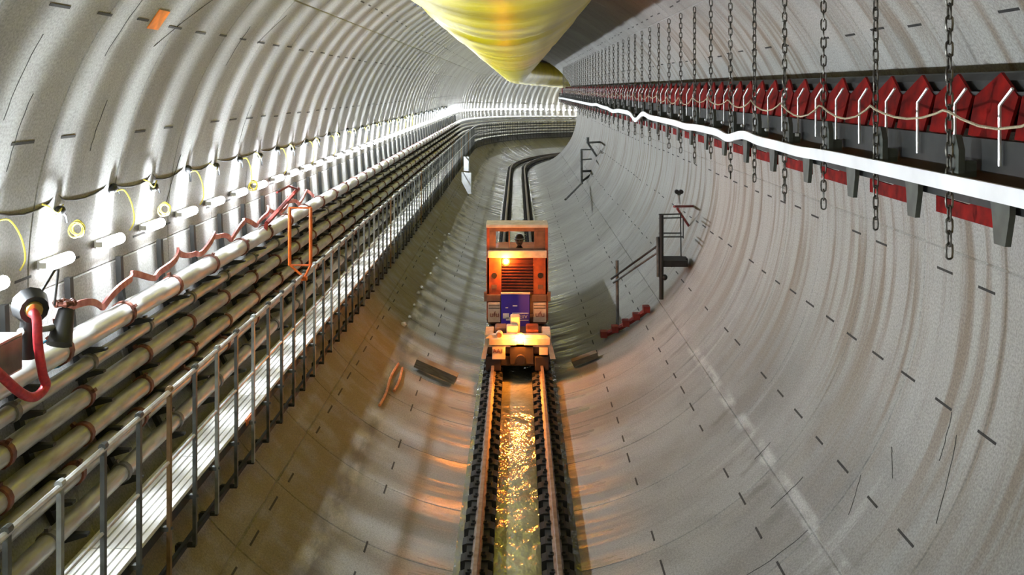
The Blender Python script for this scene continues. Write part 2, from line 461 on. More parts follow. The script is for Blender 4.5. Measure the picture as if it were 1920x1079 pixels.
# ------------------------------------------------------------------ wall lamps
LAMP_S0, LP = 8.84, 1.16
ORD = ['', 'first', 'second', 'third', 'fourth', 'fifth', 'sixth', 'seventh', 'eighth', 'ninth', 'tenth', 'eleventh', 'twelfth']
LX, LZ = wall_pt(.377, R-.10, -1)
lds = []
for nm, e_ in (('upper_lamp_light', .62), ('lower_lamp_light', .38)):
    ld = bpy.data.lights.new(nm, 'AREA'); ld.shape = 'RECTANGLE'; ld.size = .06; ld.size_y = .44
    ld.energy = LAMP_W*e_; ld.color = (.83, .92, 1.0)
    ld.use_nodes = True; N = ld.node_tree.nodes; L = ld.node_tree.links
    em = N['Emission']; g = N.new('ShaderNodeNewGeometry'); vt_ = N.new('ShaderNodeVectorTransform'); vt_.vector_type = 'VECTOR'; vt_.convert_from = 'WORLD'; vt_.convert_to = 'OBJECT'
    L.new(g.outputs['Incoming'], vt_.inputs[0]); sp = N.new('ShaderNodeSeparateXYZ'); L.new(vt_.outputs[0], sp.inputs[0])
    # slotted reflector: most light leaves square to the tube
    q = math_node(N, L, 'DIVIDE', sp.outputs[1], .085); q = math_node(N, L, 'MULTIPLY', q, q); q = math_node(N, L, 'MULTIPLY', q, -1)
    q = math_node(N, L, 'POWER', 2.71828, q); q = math_node(N, L, 'MULTIPLY_ADD', q, 5.2, .18)
    L.new(q, em.inputs['Strength']); lds.append(ld)
tube_me = MB().tube([(0, -.22, 0), (0, -.2, 0), (0, .2, 0), (0, .22, 0)], [.034, .052, .052, .034], 12).mesh('tube', M['tube'], True)
hb = MB()
hb.box((-.068, 0, 0), (.02, .46, .07))
house_me = hb.mesh('lamp_housing', M['white'])
cb_ = MB()
cb_.box((-.03, 0, 0), (.06, .015, .05))
cap_me = cb_.mesh('end_bracket', M['white'])
k = -13
lamps = []
while True:
    s = LAMP_S0+LP*k
    if s > 150: break
    _, a = frame(s)
    e = empty('tube_lamp', at(s, LX, LZ), (0, 0, -a))
    if 0 < k < 7: tag(e, '%s lit tube lamp counted from the near end of the left wall row' % ORD[k+1], 'lamp')
    elif k == 0: tag(e, 'lit tube lamp nearest on the left wall, above the red hose valve', 'lamp')
    else: tag(e, 'short lit white tube lamp in the row along the left wall', 'lamp', 'tube lamps along the left wall')
    if s < 75:
        inst('lamp_housing', house_me, e); [inst('end_bracket', cap_me, e, (0, q_*.235, 0)) for q_ in (-1, 1)]
    inst('tube', tube_me, e)
    for ld, (nx, nz_) in zip(lds, ((.60, .80), (.72, -.70))):
        lo = bpy.data.objects.new(ld.name, ld); COL.objects.link(lo); lo.parent = e
        zax = -Vector((nx, 0, nz_)).normalized(); yax = Vector((0, 1, 0)); xax = yax.cross(zax)
        lo.rotation_euler = Matrix((xax, yax, zax)).transposed().to_euler(); lo.location = -zax*.052
    k += 1

# ------------------------------------------------------------------ pipes on the left wall
ratios = [(.572, .105, 'pipe_bright'), (.640, .062, 'pipe'), (.711, .082, 'pipe'), (.795, .082, 'pipe'), (.868, .078, 'pipe'), (.970, .072, 'pipe')]
plabels = ['topmost and thickest bright steel pipe on the left wall', 'thin grey steel pipe second from the top on the left wall', 'grey steel pipe third from the top on the left wall',
           'grey steel pipe fourth from the top on the left wall', 'grey steel pipe fifth from the top, level with the handrail', 'lowest grey steel pipe just above the walkway planks']
offs = [8.56, 9.1, 8.85, 8.65, 8.3, 9.0]; pipes = []
for i, (rt, pr_, mt) in enumerate(ratios):
    X, z = wall_pt(rt, 3.74 if i else 3.72, -1); pipes.append((X, z, pr_))
    e = tag(empty('steel_pipe', at(0, X, z)), plabels[i], 'pipe')
    local(MB().sweep(circ(X, z, pr_, 16), srange(-6.5, 150)), e).build('barrel', M[mt], e, True)
    cm = MB().tube([(0, -.035, 0), (0, -.03, 0), (0, .03, 0), (0, .035, 0)], [pr_+.004, pr_+.016, pr_+.016, pr_+.004], 14)
    cm.box((0, 0, pr_+.02), (.03, .05, .04))
    me = cm.mesh('coupling', M['coupling'] if i in (0, 2, 3, 4) else M['coupling_grey'], True)
    s = offs[i]-1.4*10; n = 0
    while s < 62:
        inst('coupling', me, e, at(s, X, z)-e.location, (0, random.uniform(-1.2, 1.2), 0)); s += 1.4
# racks: an upright on the wall with six tapering arms
def rack_mesh():
    up = MB(); pts = []
    for i in range(10):
        zz = -1.62-(3.38-1.62)*i/9; X = -math.sqrt((R-.03)**2-(zz-ZC)**2); pts.append((X, zz))
    out = [(x+.05, z) for x, z in pts]
    up.prism([(x, z) for x, z in pts]+out[::-1], 'y', -.035, .035)
    arms = []
    for X, z, r in pipes:
        zz = z-r-.012; Xw = -math.sqrt((R-.03)**2-(zz-ZC)**2)
        a = MB(); a.prism([(Xw, zz), (X+r+.06, zz), (X+r+.06, zz-.02), (Xw, zz-.09)], 'y', -.03, .03); arms.append(a)
    return up.mesh('upright', M['dark']), [a.mesh('arm', M['dark']) for a in arms]
um, ams = rack_mesh()
k = -13
while True:
    s = LAMP_S0+LP*k+.30
    if s > 66: break
    e = tag(empty('pipe_rack', (0, s, CZ)), 'dark steel wall rack with tapering arms under the left wall pipes', 'rack', 'pipe racks along the left wall')
    inst('upright', um, e)
    for a in ams: inst('arm', a, e)
    k += 1
# ------------------------------------------------------------------ walkway and guardrail
DX0, DX1, DZ = -3.27, -2.83, -3.45
wk = tag(empty('walkway', (0, 0, CZ+DZ)), 'raised walkway of pale lengthwise planks beside the left wall', 'walkway')
NP = 7; pw = (DX1-DX0)/NP
pm = []
for v in range(3):
    mb = MB(); L_ = 1.99
    mb.prism([(-pw/2+.005, 0), (-pw/2+.008, .03), (pw/2-.008, .03), (pw/2-.005, 0)], 'y', 0, L_); pm.append(mb.mesh('plank', M['plank']))
cnt = 0; s = -4.0; P_ = 2.0
while s < 66:
    for j in range(NP):
        if cnt < 245: inst('plank', pm[0], wk, (DX0+pw*(j+.5), s, -.03+random.uniform(-.003, .003)))
        cnt += 1
    s += P_
mb = MB()
for j in range(NP):
    x = DX0+pw*(j+.5)
    mb.sweep([(x-pw/2+.005, DZ-.03), (x-pw/2+.005, DZ), (x+pw/2-.005, DZ), (x+pw/2-.005, DZ-.03)], srange(66, 130))
local(mb, wk).build('distant_planks', M['plank'], wk, kind='stuff')
for x in (DX0+.03, DX1-.03):
    local(MB().sweep([(x-.02, DZ-.12), (x+.02, DZ-.12), (x+.02, DZ-.032), (x-.02, DZ-.032)], srange(-6, 130)), wk).build('bearer', M['dark'], wk)
PX = -2.775; PS0, PP = PX*-2000/857.0, .676   # first visible post
gr = tag(empty('guardrail', (0, 0, CZ+DZ)), 'steel guardrail with closely set posts along the walkway edge', 'guardrail')
RT, RM, FZ = -2.42, -2.98, -3.93
local(MB().sweep(circ(PX, RT, .021, 8), srange(-6, 130)), gr).build('top_rail', M['rail_tube'], gr, True)
local(MB().sweep(circ(PX, RM, .014, 8), srange(-6, 130)), gr).build('middle_rail', M['rail_tube'], gr, True)
local(MB().sweep([(PX-.10, FZ-.02), (PX-.06, FZ-.02), (PX-.06, FZ+.03), (PX-.10, FZ+.03)], srange(-6, 130)), gr).build('foot_rail', M['dark'], gr)
def post_mesh(m):
    mb = MB(); mb.box((0, 0, (RT+FZ)/2-DZ), (.03, .045, RT-FZ)); mb.tube([(0, -.03, RT-DZ+.02), (0, .03, RT-DZ+.02)], .026, 8)
    return mb.mesh('post', m)
pms = [post_mesh(M['post']), post_mesh(M['post_light']), post_mesh(M['post_rust'])]
bk = MB(); bk.box((-.05, 0, 0), (.10, .05, .035)); bk.tube([(.0, 0, 0), (.03, 0, 0)], .014, 6); bkm = bk.mesh('clamp', M['post'])
ft = MB(); ft.box((-.07, 0, -.0), (.16, .045, .03)); ft.box((-.15, 0, -.05), (.03, .05, .11)); ftm = ft.mesh('foot', M['dark'])
s = PS0-PP*12; i = 0
while s < 64:
    v = pms[1] if i % 7 in (3, 5) else (pms[2] if i % 11 == 4 else pms[0])
    inst('post', v, gr, (PX, s, 0))
    if s < 45: inst('clamp', bkm, gr, (PX, s, -.06)); inst('foot', ftm, gr, (PX, s, FZ-DZ))
    s += PP; i += 1
mb = MB()
while s < 125:
    mb.box(at(s, PX, (RT+FZ)/2), (.03, .045, RT-FZ)); s += PP
local(mb, gr).build('distant_posts', M['post'], gr, kind='stuff')

# orange frame standing on the handrail
of = tag(empty('orange_stand', at(13.75, -2.80, -2.44)), 'orange rectangular steel frame standing up from the guardrail', 'stand')
bars = [((-.135, 0, .16), (-.135, 0, .90), .023), ((.135, 0, .16), (.135, 0, .90), .023), ((-.15, 0, .90), (.15, 0, .90), .012), ((-.14, 0, .16), (.14, 0, .16), .013)]
for i, (a, b, r_) in enumerate(bars):
    MB().tube([a, b], r_, 8).build('side_bar' if i < 2 else 'cross_bar', M['orange'], of, True)
MB().tube([(-.13, 0, .16), (.055, 0, .0)], .016, 8).build('brace', M['orange'], of, True)
MB().tube([(.135, 0, .16), (.055, 0, .0)], .016, 8).build('brace', M['orange'], of, True)
# small plate clamp at the foot
MB().box((.055, 0, -.01), (.07, .06, .05)).build('clamp', M['orange'], of)
tg = MB().box((0, 0, 0), (.012, .26, .07)); o = tg.build('edge_tag', M['orange']); o.location = at(8.55, -2.815, -3.49)
o.location = at(2.82*2000/502, -2.822, -3.485)
tag(o, 'small orange tag on the outer edge of the walkway', 'tag')

# ------------------------------------------------------------------ supply cable with hanging plugs and yellow leads
CX, Cz = wall_pt(.262, R-.012, -1)
pts = []
k = -13
hook = []
while LAMP_S0+LP*k < 62:
    s = LAMP_S0+LP*k; jit = random.uniform(-.03, .03)
    hook.append((s+.05, jit)); k += 1
for (s0, j0), (s1, j1) in zip(hook, hook[1:]):
    sag = random.uniform(.04, .11)
    for t in (0, .12, .3, .5, .7, .88):
        pts.append(at(s0+(s1-s0)*t, CX+.0, Cz+.10+j0*(1-t)+j1*t-sag*4*t*(1-t)+(.05 if t == 0 else 0)))
for s in srange(62, 150)[1:]: pts.append(at(s, CX, Cz+.07))
sc = MB().tube(pts, .008, 6).build('supply_cable', M['cable'], smooth=True); tag(sc, 'dark sagging supply cable looped along the wall over the lamps', 'cable')
pl = MB(); pl.sphere((0, 0, 0), .055, 8, 6, (.8, 1.25, .8)); pl.tube([(0, .05, -.02), (0, .11, -.06), (0, .13, -.12)], .012, 6); plm = pl.mesh('plug', M['black'], True)
for i, (s, j) in enumerate(hook):
    if s < 6 or s > 58: continue
    o = inst('cable_plug', plm, None, at(s+.04, CX+.02, Cz+.05+j-(.06 if i % 2 else 0)), (random.uniform(-.4, .4), 0, 0))
    tag(o, 'small black plug hanging from the supply cable above the lamps', 'plug', 'black plugs on the supply cable')
def coil(s, rt, r, lab, nn=4):
    X, z = wall_pt(rt, R-.16, -1); mb = MB()
    pts = []
    for i in range(18*nn):
        t = i/18; rr = r*(.72+.28*((i*7) % 18)/18*0+.10*math.sin(t*2.3)+.14*(t/nn))
        a = 2*PI*t; pts.append(at(s+.03*math.sin(t*3), X+rr*math.cos(a)*.9, z+rr*math.sin(a)+.012*math.sin(t*5)))
    mb.tube(pts, .0065, 5); o = mb.build('cable_coil', M['yellow_cable'], smooth=True); tag(o, lab, 'cable coil')
coil(9.02, .319, .075, 'round coil of thin yellow cable on the wall, nearest the camera')
coil(11.28, .342, .075, 'second coil of yellow cable on the wall, between two lamps')
coil(15.1, .368, .075, 'small third coil of yellow cable on the wall, farthest one')
rnd = random.Random(3)
for i, (s, j) in enumerate(hook):
    if s < 7 or s > 40: continue
    a = at(s+.08, CX+.03, Cz+.03); d = .35+rnd.random()*.25
    if i % 2:
        p2 = [a, a+Vector((.03, -.18, -.05)), a+Vector((.03, -.34, .02)), a+Vector((.01, -.42, .05))]
    else:
        p2 = [a, a+Vector((.04, .12, .0)), a+Vector((.06, .26, -.14)), a+Vector((.05, .36, -.32)), a+Vector((0, .38, -.42))]
    o = MB().tube(curve_pts(p2), .0075, 5).build('yellow_lead', M['yellow_cable'], smooth=True)
    tag(o, 'short yellow cable lead dangling from the dark supply cable', 'cable', 'yellow leads on the supply cable')
# pink lay-flat hose looping along the top of the thick pipe
pts = []; s = 8.0
X, z = wall_pt(.490, R-.14, -1)
s = 8.5; ph = 0
while s < 19.5:
    zz = z-.03+.075*math.sin(ph)+.02*math.sin(2.3*ph); pts.append((s+.10*math.sin(ph*2), X+.03+.03*math.cos(ph), zz)); s += .03; ph += .133
V = []; F = []
for i, (s, x, zz) in enumerate(pts):
    tw = .5*math.sin(i*.12)
    for dx, dz in ((-.012, -.03), (.012, -.03), (.012+tw*.02, .03), (-.012+tw*.02, .03)):
        V.append(at(s, x+dx, zz+dz))
for i in range(len(pts)-1):
    for j in range(4): F.append((i*4+j, i*4+(j+1) % 4, (i+1)*4+(j+1) % 4, (i+1)*4+j))
ph_ = MB().add(V, F).build('flat_hose', M['pink_hose'], smooth=True); tag(ph_, 'pinkish lay-flat hose looping along above the thickest wall pipe', 'hose')
# red bent bar frame on the wall beyond
rb = tag(empty('red_bar_frame', at(15.6, -3.5, -1.75)), 'dark red bent bar leaning against the lamps above the thick pipe', 'bracket')
def wl(o, *pts): return [p-o.location for p in pts]
MB().tube(wl(rb, at(15.4, -3.62, -1.95), at(17.6, -3.62, -1.66)), .035, 6).build('long_bar', M['red_bracket'], rb)
MB().tube(wl(rb, at(17.6, -3.62, -1.66), at(16.9, -3.62, -1.55), at(16.2, -3.65, -1.58)), .018, 6).build('short_bar', M['red_bracket'], rb)
MB().tube(wl(rb, at(15.4, -3.62, -1.95), at(15.3, -3.62, -2.08)), .03, 6).build('stub', M['red_bracket'], rb)

# valve, hose and box at the near left
ve = tag(empty('hose_valve', at(7.72, -3.5, -1.75)), 'black pipe valve with round brass outlet at the near left edge', 'valve')
def vt(pts, r_, m, nm, n=12): MB().tube(wl(ve, *pts), r_, n).build(nm, M[m], ve, True)
vt([at(7.70, -3.52, -1.56), at(7.60, -3.44, -1.58)], [.13, .10], 'black', 'body')
vt([at(7.70, -3.52, -1.56), at(7.70, -3.54, -1.95)], .06, 'black', 'neck')
vt([at(7.59, -3.44, -1.575), at(7.56, -3.42, -1.58)], [.062, .055], 'brass', 'outlet_ring')
vt([at(7.62, -3.55, -1.74), at(8.35, -3.56, -1.86)], .028, 'steel', 'side_pipe')
vt([at(8.15, -3.5, -1.96), at(8.28, -3.5, -1.72)], [.095, .06], 'black', 'gate_housing')
hwm = MB()
hwm.tube([p for p in wl(ve, at(8.25, -3.50, -1.70), at(8.25, -3.50, -1.655))], .022, 8)
cc = at(8.25, -3.50, -1.66)-ve.location
hwm.tube([cc+Vector((.065*math.cos(t*PI/6), .065*math.sin(t*PI/6), 0)) for t in range(12)], .02, 6, closed=True)
for t in range(6): hwm.sphere(cc+Vector((.07*math.cos(t*PI/3), .07*math.sin(t*PI/3), 0)), .028, 6, 4)
hwm.build('hand_wheel', M['coupling'], ve, True)
vt([at(7.75, -3.47, -1.50), at(7.95, -3.45, -1.36), at(8.02, -3.45, -1.36), at(7.95, -3.45, -1.62)], .009, 'black', 'lever', 6)
pts = [at(7.52, -3.42, -1.58), at(7.50, -3.38, -1.62), at(7.50, -3.37, -1.80), at(7.55, -3.36, -2.02), at(7.6, -3.36, -2.12), at(7.5, -3.39, -2.17), at(7.35, -3.42, -2.10), at(7.1, -3.45, -1.9), at(6.8, -3.46, -1.68), at(6.5, -3.46, -1.6)]
rh = MB().tube(curve_pts(pts), .034, 10).build('red_hose', M['red_hose'], smooth=True); tag(rh, 'thick red hose hanging in a loop from the brass valve outlet', 'hose')
eb = tag(empty('grey_box', at(7.25, -3.62, -1.86)), 'grey steel junction box on the wall under the black valve', 'box')
MB().box((0, 0, 0), (.22, .62, .26)).build('body', M['steel'], eb); MB().box((.118, 0, 0), (.015, .56, .22)).build('cover', M['post'], eb)
tie = MB().tube([at(8.55, -3.72+.118*math.cos(a*PI/8), -2.125+.118*math.sin(a*PI/8)) for a in range(-6, 9)], .009, 5).build('blue_tie', mat('blue_tie', (.06, .40, .62), .5))
tag(tie, 'bright blue tie wrapped round the thickest wall pipe', 'tie')
rp = MB().box((0, 0, 0), (.008, .28, .20)).build('orange_glint', mat('glint_orange', (1.0, .28, .02), .35))
rp.location = on_wall(9.6, 146.0, R-.006); rp.rotation_euler = (0, .594, 0)  # added plate imitates the beacon glint on the wet wall
tag(rp, 'small orange plate standing for a lamp glint high on the left wall under a dark slot', 'glint')

# white signs on the lower left wall
sg = tag(empty('white_sign', at(46, -2.19, -3.75)), 'two white boards on a post on the lower left wall beyond the train', 'sign')
MB().box((0, 0, .33), (.30, .05, .62)).build('upper_board', M['white'], sg)
MB().prism([(-.28, -.05), (.30, -.05), (.30, -.95), (.12, -.95), (-.28, -.45)], 'y', -.03, .03).build('lower_board', M['white'], sg)
MB().tube([(.05, .05, .70), (.05, .05, -1.05)], .025, 6).build('post', M['post'], sg)
sg.location = at(46, -2.19, -3.58); sg.rotation_euler = (0, 0, -.75)
# cables and loose stones on the lower left
for (rt, lab, m_) in ((2.30, 'thin orange cable lying in the shadow on the lower left wall', 'cable_orange'), (2.45, 'pale orange pipe length lying nearer the track in the shadow', 'cable_orange')):
    X, z = wall_pt(rt, R-.03, -1); a0 = 16.2 if rt < 2.4 else 17.2
    pts = [at(a0+i*.35, X+.02*math.sin(i), z) for i in range(5 if rt > 2.4 else 8)]
    o = MB().tube(pts, .022, 6).build('loose_cable', M[m_], smooth=True); tag(o, lab, 'cable')
rr = random.Random(11)
for i in range(14):
    X, z = wall_pt(2.05+rr.uniform(-.05, .12), R-.02, -1); s = 21+i*1.05+rr.random()*.5
    mb = MB(); mb.sphere((0, 0, 0), rr.uniform(.035, .065), 6, 4, (1, 1.5, .8)); mb.v = [(x+rr.uniform(-.01, .01), y+rr.uniform(-.01, .01), zz) for x, y, zz in mb.v]
    o = mb.build('stone', M['rubble']); o.location = at(s, X, z)
    tag(o, 'pale lump of rubble lying in the shadow of the walkway', 'stone', 'rubble lumps on the lower left wall')
bt = MB().box((0, 0, 0), (.78, .26, .15), Matrix.Rotation(.0, 3, 'Z')).build('timber_baulk', M['timber'])
bt.location = at(19.0, -1.44, -5.02); ang = math.radians(22)
bt.rotation_euler = (0, ang, math.radians(-6))
tag(bt, 'dark wet timber block lying on the wall left of the train', 'timber')
mb = MB(); mb.box((0, 0, 0), (.5, .22, .10)); o = mb.build('shadow_block', M['timber']); o.location = at(20.3, 1.28, -5.14); o.rotation_euler = (0, -math.radians(19), .1)  # dark block added in place of the train's cast shadow
tag(o, 'flat dark block standing for the train shadow on the wall right of the train', 'timber')

# ------------------------------------------------------------------ ventilation duct
DXC, DZC, DR = -.12, 1.34, .95
dv = tag(empty('ventilation_duct', at(0, DXC, DZC)), 'large yellow fabric ventilation duct hung under the crown', 'duct')
prof_s = []
s = -6.5
V = []; F = []; n = 40; rows = 0
while s < 150:
    ph = ((s+1.0) % 5.0)/5.0; rf = DR*(1-.035*math.exp(-(min(ph, 1-ph)/.03)**2)) + .012*math.sin(s*2.1)
    for j in range(n):
        a = 2*PI*j/n; wob = 1+.006*math.sin(3*a+s*.7)
        V.append(at(s, DXC+rf*wob*math.cos(a), DZC+rf*wob*math.sin(a)))
    rows += 1; s += .25 if s < 70 else 1.0
for i in range(rows-1):
    for j in range(n): F.append((i*n+j, i*n+(j+1) % n, (i+1)*n+(j+1) % n, (i+1)*n+j))
local(MB().add(V, F), dv).build('fabric_tube', M['duct'], dv, True)
hg = MB().tube([(0, 0, DR+.0), (0, 0, DR+.06)], .01, 5); hgm = hg.mesh('hanger', M['dark'])
for i in range(24): inst('hanger', hgm, dv, (0, 5+i*2.5, 0))

# ------------------------------------------------------------------ conveyor hung on the right
cv = tag(empty('conveyor', (0, 0, CZ)), 'long belt conveyor with red guards hung on chains along the right wall', 'conveyor')
def cs(prof, nm, m, a=-3.0, b=110, smooth=False): return local(MB().sweep(prof, srange(a, b)), cv).build(nm, M[m], cv, smooth)
def rect(x0, x1, z0, z1): return [(x0, z0), (x1, z0), (x1, z1), (x0, z1)]
cs(rect(2.87, 2.92, -.60, -.31), 'stringer', 'dark'); cs(rect(3.50, 3.56, -.56, -.44), 'stringer', 'dark')
cs([(2.98, -.02), (3.08, -.14), (3.36, -.14), (3.50, .0), (3.50, -.02), (3.36, -.16), (3.08, -.16), (2.98, -.04)], 'carrying_belt', 'belt')
cs([(3.02, -.08), (3.04, .05), (3.12, .10), (3.40, .12), (3.46, .06), (3.48, -.1), (3.46, -.1), (3.44, .04), (3.39, .10), (3.13, .08), (3.06, .04), (3.04, -.08)], 'belt_cover', 'belt')
cs(rect(2.95, 3.45, -.70, -.68), 'return_belt', 'belt')
cs(rect(2.83, 2.86, -.72, -.66), 'lower_stringer', 'dark')
CP, CS0 = 1.37, 2.70*2000/810
GP = .645; GS0 = 2.92*2000/883
gp = MB(); h = .30
V = []
outl = [(-h+.05, -.33), (-h, -.05), (-.12, .04), (0, .10), (.12, .04), (h, -.05), (h-.02, -.30)]
gp.prism([(y, z) for y, z in outl], 'x', 0, .02)
gp.v = [(x-.0+ (z+.44)*.22, y, z) for x, y, z in gp.v]
gpm = gp.mesh('red_guard', M['red'])
roll = MB().tube([(.17, 0, -.22), (.60, 0, -.22)], .055, 10).mesh('roller', M['red'], True)
rodm = MB().tube([(0, 0, -.46), (0, 0, -.10), (.03, -.10, .0)], .011, 6).mesh('rod', M['rod'], True)
bolt = MB().box((0, 0, 0), (.03, .05, .03)); bolt.sphere((0, .05, .0), .018, 6, 4); bom = bolt.mesh('bolt', M['rod'])
fr = MB(); fr.box((.38, 0, -.25), (.50, .05, .05)); fr.box((.14, 0, -.20), (.03, .06, .16)); frm = fr.mesh('idler_frame', M['dark'])
k = -5
while True:
    s = GS0+GP*k
    if s > 66: break
    inst('red_guard', gpm, cv, (2.88, s, 0)); inst('rod', rodm, cv, (2.845, s+GP/2, 0)); inst('roller', roll, cv, (2.86, s+.1, 0))
    if s < 34: inst('idler_frame', frm, cv, (2.86, s+GP/2, 0)); 
    if k % 2 == 0 and s < 40: inst('bolt', bom, cv, (2.80, s+.2, -.465))
    k += 1
mb = MB()
while s < 108:
    mb.box(at(s, 2.9, -.18), (.03, .56, .48)); s += GP
local(mb, cv).build('distant_guards', M['red'], cv, kind='stuff')
# hanger plates at the chains, lower brackets between them, red bottom boards
hp = MB(); hp.prism([(-.075, -.57), (-.08, -.38), (-.035, -.29), (.035, -.29), (.08, -.38), (.075, -.57)], 'x', -.02, .02); hp.box((.05, 0, -.5), (.10, .12, .10)); hpm = hp.mesh('hanger_plate', M['olive'])
lb = MB(); lb.prism([(-.13, -.62), (-.125, -.72), (-.07, -.90), (.07, -.90), (.10, -.72), (.13, -.62)], 'x', -.015, .02); lb.box((.06, 0, -.66), (.12, .14, .04)); lbm = lb.mesh('lower_bracket', M['olive'])
rbd = MB(); rbd.prism([(-.50, -.84), (-.50, -.73), (-.1, -.72), (.0, -.74), (.50, -.73), (.50, -.84)], 'x', 0, .02); rbdm = rbd.mesh('red_board', M['red'])
k = -3
while True:
    s = CS0+CP*k
    if s > 70: break
    inst('hanger_plate', hpm, cv, (2.745, s, 0)); inst('lower_bracket', lbm, cv, (2.78, s+CP*.60, 0)); inst('red_board', rbdm, cv, (2.86, s+.12, 0))
    k += 1
mb = MB()
cs(rect(2.865, 2.875, -.82, -.74), 'lower_red_edge', 'red', 70, 108)
# white tray ribbon
V = []; F = []; s = -3.0; nr = 0
def tz(s):
    z = .0
    for c, w, h in ((24.2, .8, -.13), (22.6, .7, .05), (13.6, .45, -.045), (12.55, .5, .035), (10.2, .6, -.015), (17.0, .7, -.02), (30, 1.2, -.05), (36, 1.5, .04)):
        z += h*math.exp(-((s-c)/w)**2)
    return z
while s < 108:
    for dx, dz in ((0, -.635), (.03, -.635), (.05, -.585), (.03, -.535), (0, -.535)):
        V.append(at(s, 2.665+dx, dz+tz(s)))
    nr += 1; s += .15 if s < 45 else .8
for i in range(nr-1):
    for j in range(5): F.append((i*5+j, i*5+(j+1) % 5, (i+1)*5+(j+1) % 5, (i+1)*5+j))
ty = MB().add(V, F).build('cable_tray', M['tray']); tag(ty, 'bright white cable tray strip running along the conveyor side', 'cable tray')
# pull rope
pts = []; k = -3; rr = random.Random(5)
while CS0+CP*k < 60:
    s0 = CS0+CP*k; sag = rr.uniform(.07, .12); pk = rr.uniform(-.02, .02)
    for t in (0, .08, .25, .45, .62, .8, .93): pts.append(at(s0+CP*t, 2.66, -.135+pk-sag*4*t*(1-t)*(1.1-.2*t)))
    k += 1
rp_ = MB().tube(pts, .0085, 5).build('pull_rope', M['rope'], smooth=True); tag(rp_, 'beige pull rope hanging in scallops from chain to chain', 'rope')
# chains
def link_mesh():
    mb = MB(); pts = []
    for i in range(12):
        a = 2*PI*i/12; x = .021*math.cos(a); z = .021*math.sin(a)+(.028 if math.sin(a) > 0.01 else (-.028 if math.sin(a) < -.01 else 0)); pts.append((x, 0, z))
    mb.tube(pts, .0075, 5, closed=True); return mb
lmb = link_mesh(); lme = lmb.mesh('link', M['chain'], True); LPITCH = .079
def chain_mb(n):
    mb = MB()
    for i in range(n):
        rot = i % 2
        mb.add([((-y if rot else x), (x if rot else y), z-i*LPITCH) for x, y, z in lmb.v], lmb.f)
    return mb
ztop = math.sqrt(R*R-2.70**2)+ZC-.02
TAILS = [-1.13, -1.13, -1.13, -1.17, -1.12, -1.2, -1.02, -1.14, -1.08, -1.13, -1.0]
chain_me = {}
for k in range(-2, 42):
    s = CS0+CP*k; tail = TAILS[k % len(TAILS)]+.0
    n = int((ztop-tail)/LPITCH)
    e = empty('hanging_chain', at(s, 2.70-.0, ztop), (0, 0, .35*math.sin(k*2.1)))
    if k == 0: tag(e, 'nearest hanging steel chain, in front of the conveyor', 'chain')
    elif 1 <= k < 12: tag(e, '%s nearest dark steel chain hanging past the conveyor' % ORD[k+1], 'chain')
    else: tag(e, 'long dark steel chain hanging from the crown past the conveyor', 'chain', 'chains holding up the conveyor')
    mb_a = .02
    if 0 <= k < 6:
        for i in range(n): inst('link', lme, e, (0, 0, -.04-i*LPITCH), (0, 0, (PI/2 if i % 2 else 0)+.06*math.sin(i)))
    else:
        if n not in chain_me: chain_me[n] = chain_mb(n).mesh('links', M['chain'], True)
        inst('links', chain_me[n], e, (0, 0, -.04))['kind'] = 'stuff'

# ------------------------------------------------------------------ access stair on the right wall
st = tag(empty('access_stair', at(20.7, 2.8, -4.06)), 'dark steel access stair and landing on the lower right wall beside the train', 'stair')
def sp_(pts, r_, m, nm, n=8): return MB().tube(wl(st, *pts), r_, n).build(nm, M[m], st, True)
def pix(u, v, d): return Vector(((u-970)*d/2000, d, CZ-(v-166.5)*d/2000))
sp_([pix(1240, 404, 20.7), pix(1240, 562, 20.7)], .045, 'dark', 'main_post')
sp_([pix(1233, 445, 20.7), pix(1234, 520, 20.7)], .03, 'post', 'sleeve')
sp_([pix(1157, 489, 21.6), pix(1158, 630, 21.6)], .032, 'post', 'lower_post')
sp_([pix(1146, 524, 21.6), pix(1232, 462, 20.7)], .022, 'dark', 'stair_rail')
sp_([pix(1150, 531, 21.6), pix(1236, 472, 20.7)], .022, 'post', 'stair_rail')
for v in (403, 410, 438, 445): sp_([pix(1236, v, 20.7), pix(1277+(4 if v > 440 else 0), v-1 if v < 420 else v, 21.6)], .013, 'dark', 'landing_rail')
sp_([pix(1276, 403, 21.6), pix(1277, 488, 21.6)], .012, 'dark', 'thin_post')
sp_([pix(1281, 410, 21.6), pix(1281, 448, 21.6)], .010, 'dark', 'thin_post')
c = pix(1262, 491, 21.0)-st.location
MB().box(c, (.46, .6, .12)).build('landing_step', M['dark'], st)
MB().box(c+Vector((.25, .1, -.02)), (.07, .3, .16)).build('landing_end_plate', M['dark'], st)
c = pix(1246, 521, 20.7)-st.location
MB().sphere(c, .06, 8, 6).build('knuckle', M['dark'], st, True)
# red toothed stringer at the foot
pts = []
for i in range(9):
    t = i/8; a = math.radians(-63+(-48+63)*t); pts.append(at(21.4-.3*t, (R-.09)*math.cos(a), ZC+(R-.09)*math.sin(a)))
sr = MB().tube(wl(st, *pts), .055, 8)
for i in (0, 2, 4, 6, 8): sr.box(pts[i]-st.location+Vector((0, 0, .03)), (.13, .22, .12))
sr.build('red_foot_tread', M['red_bracket'], st, True)
rk = tag(empty('red_wall_bracket', pix(1269, 388, 22)), 'red triangular wall bracket holding a small survey instrument', 'bracket')
MB().tube(wl(rk, pix(1264, 388, 22), pix(1322, 387, 23.5)), .026, 6).build('top_bar', M['red_bracket'], rk)
MB().tube(wl(rk, pix(1270, 392, 22), pix(1305, 445, 23.2)), .026, 6).build('diagonal_bar', M['red_bracket'], rk)
tp = tag(empty('survey_instrument', pix(1273, 384, 22)), 'small black two-eyed instrument standing on the red wall bracket', 'instrument')
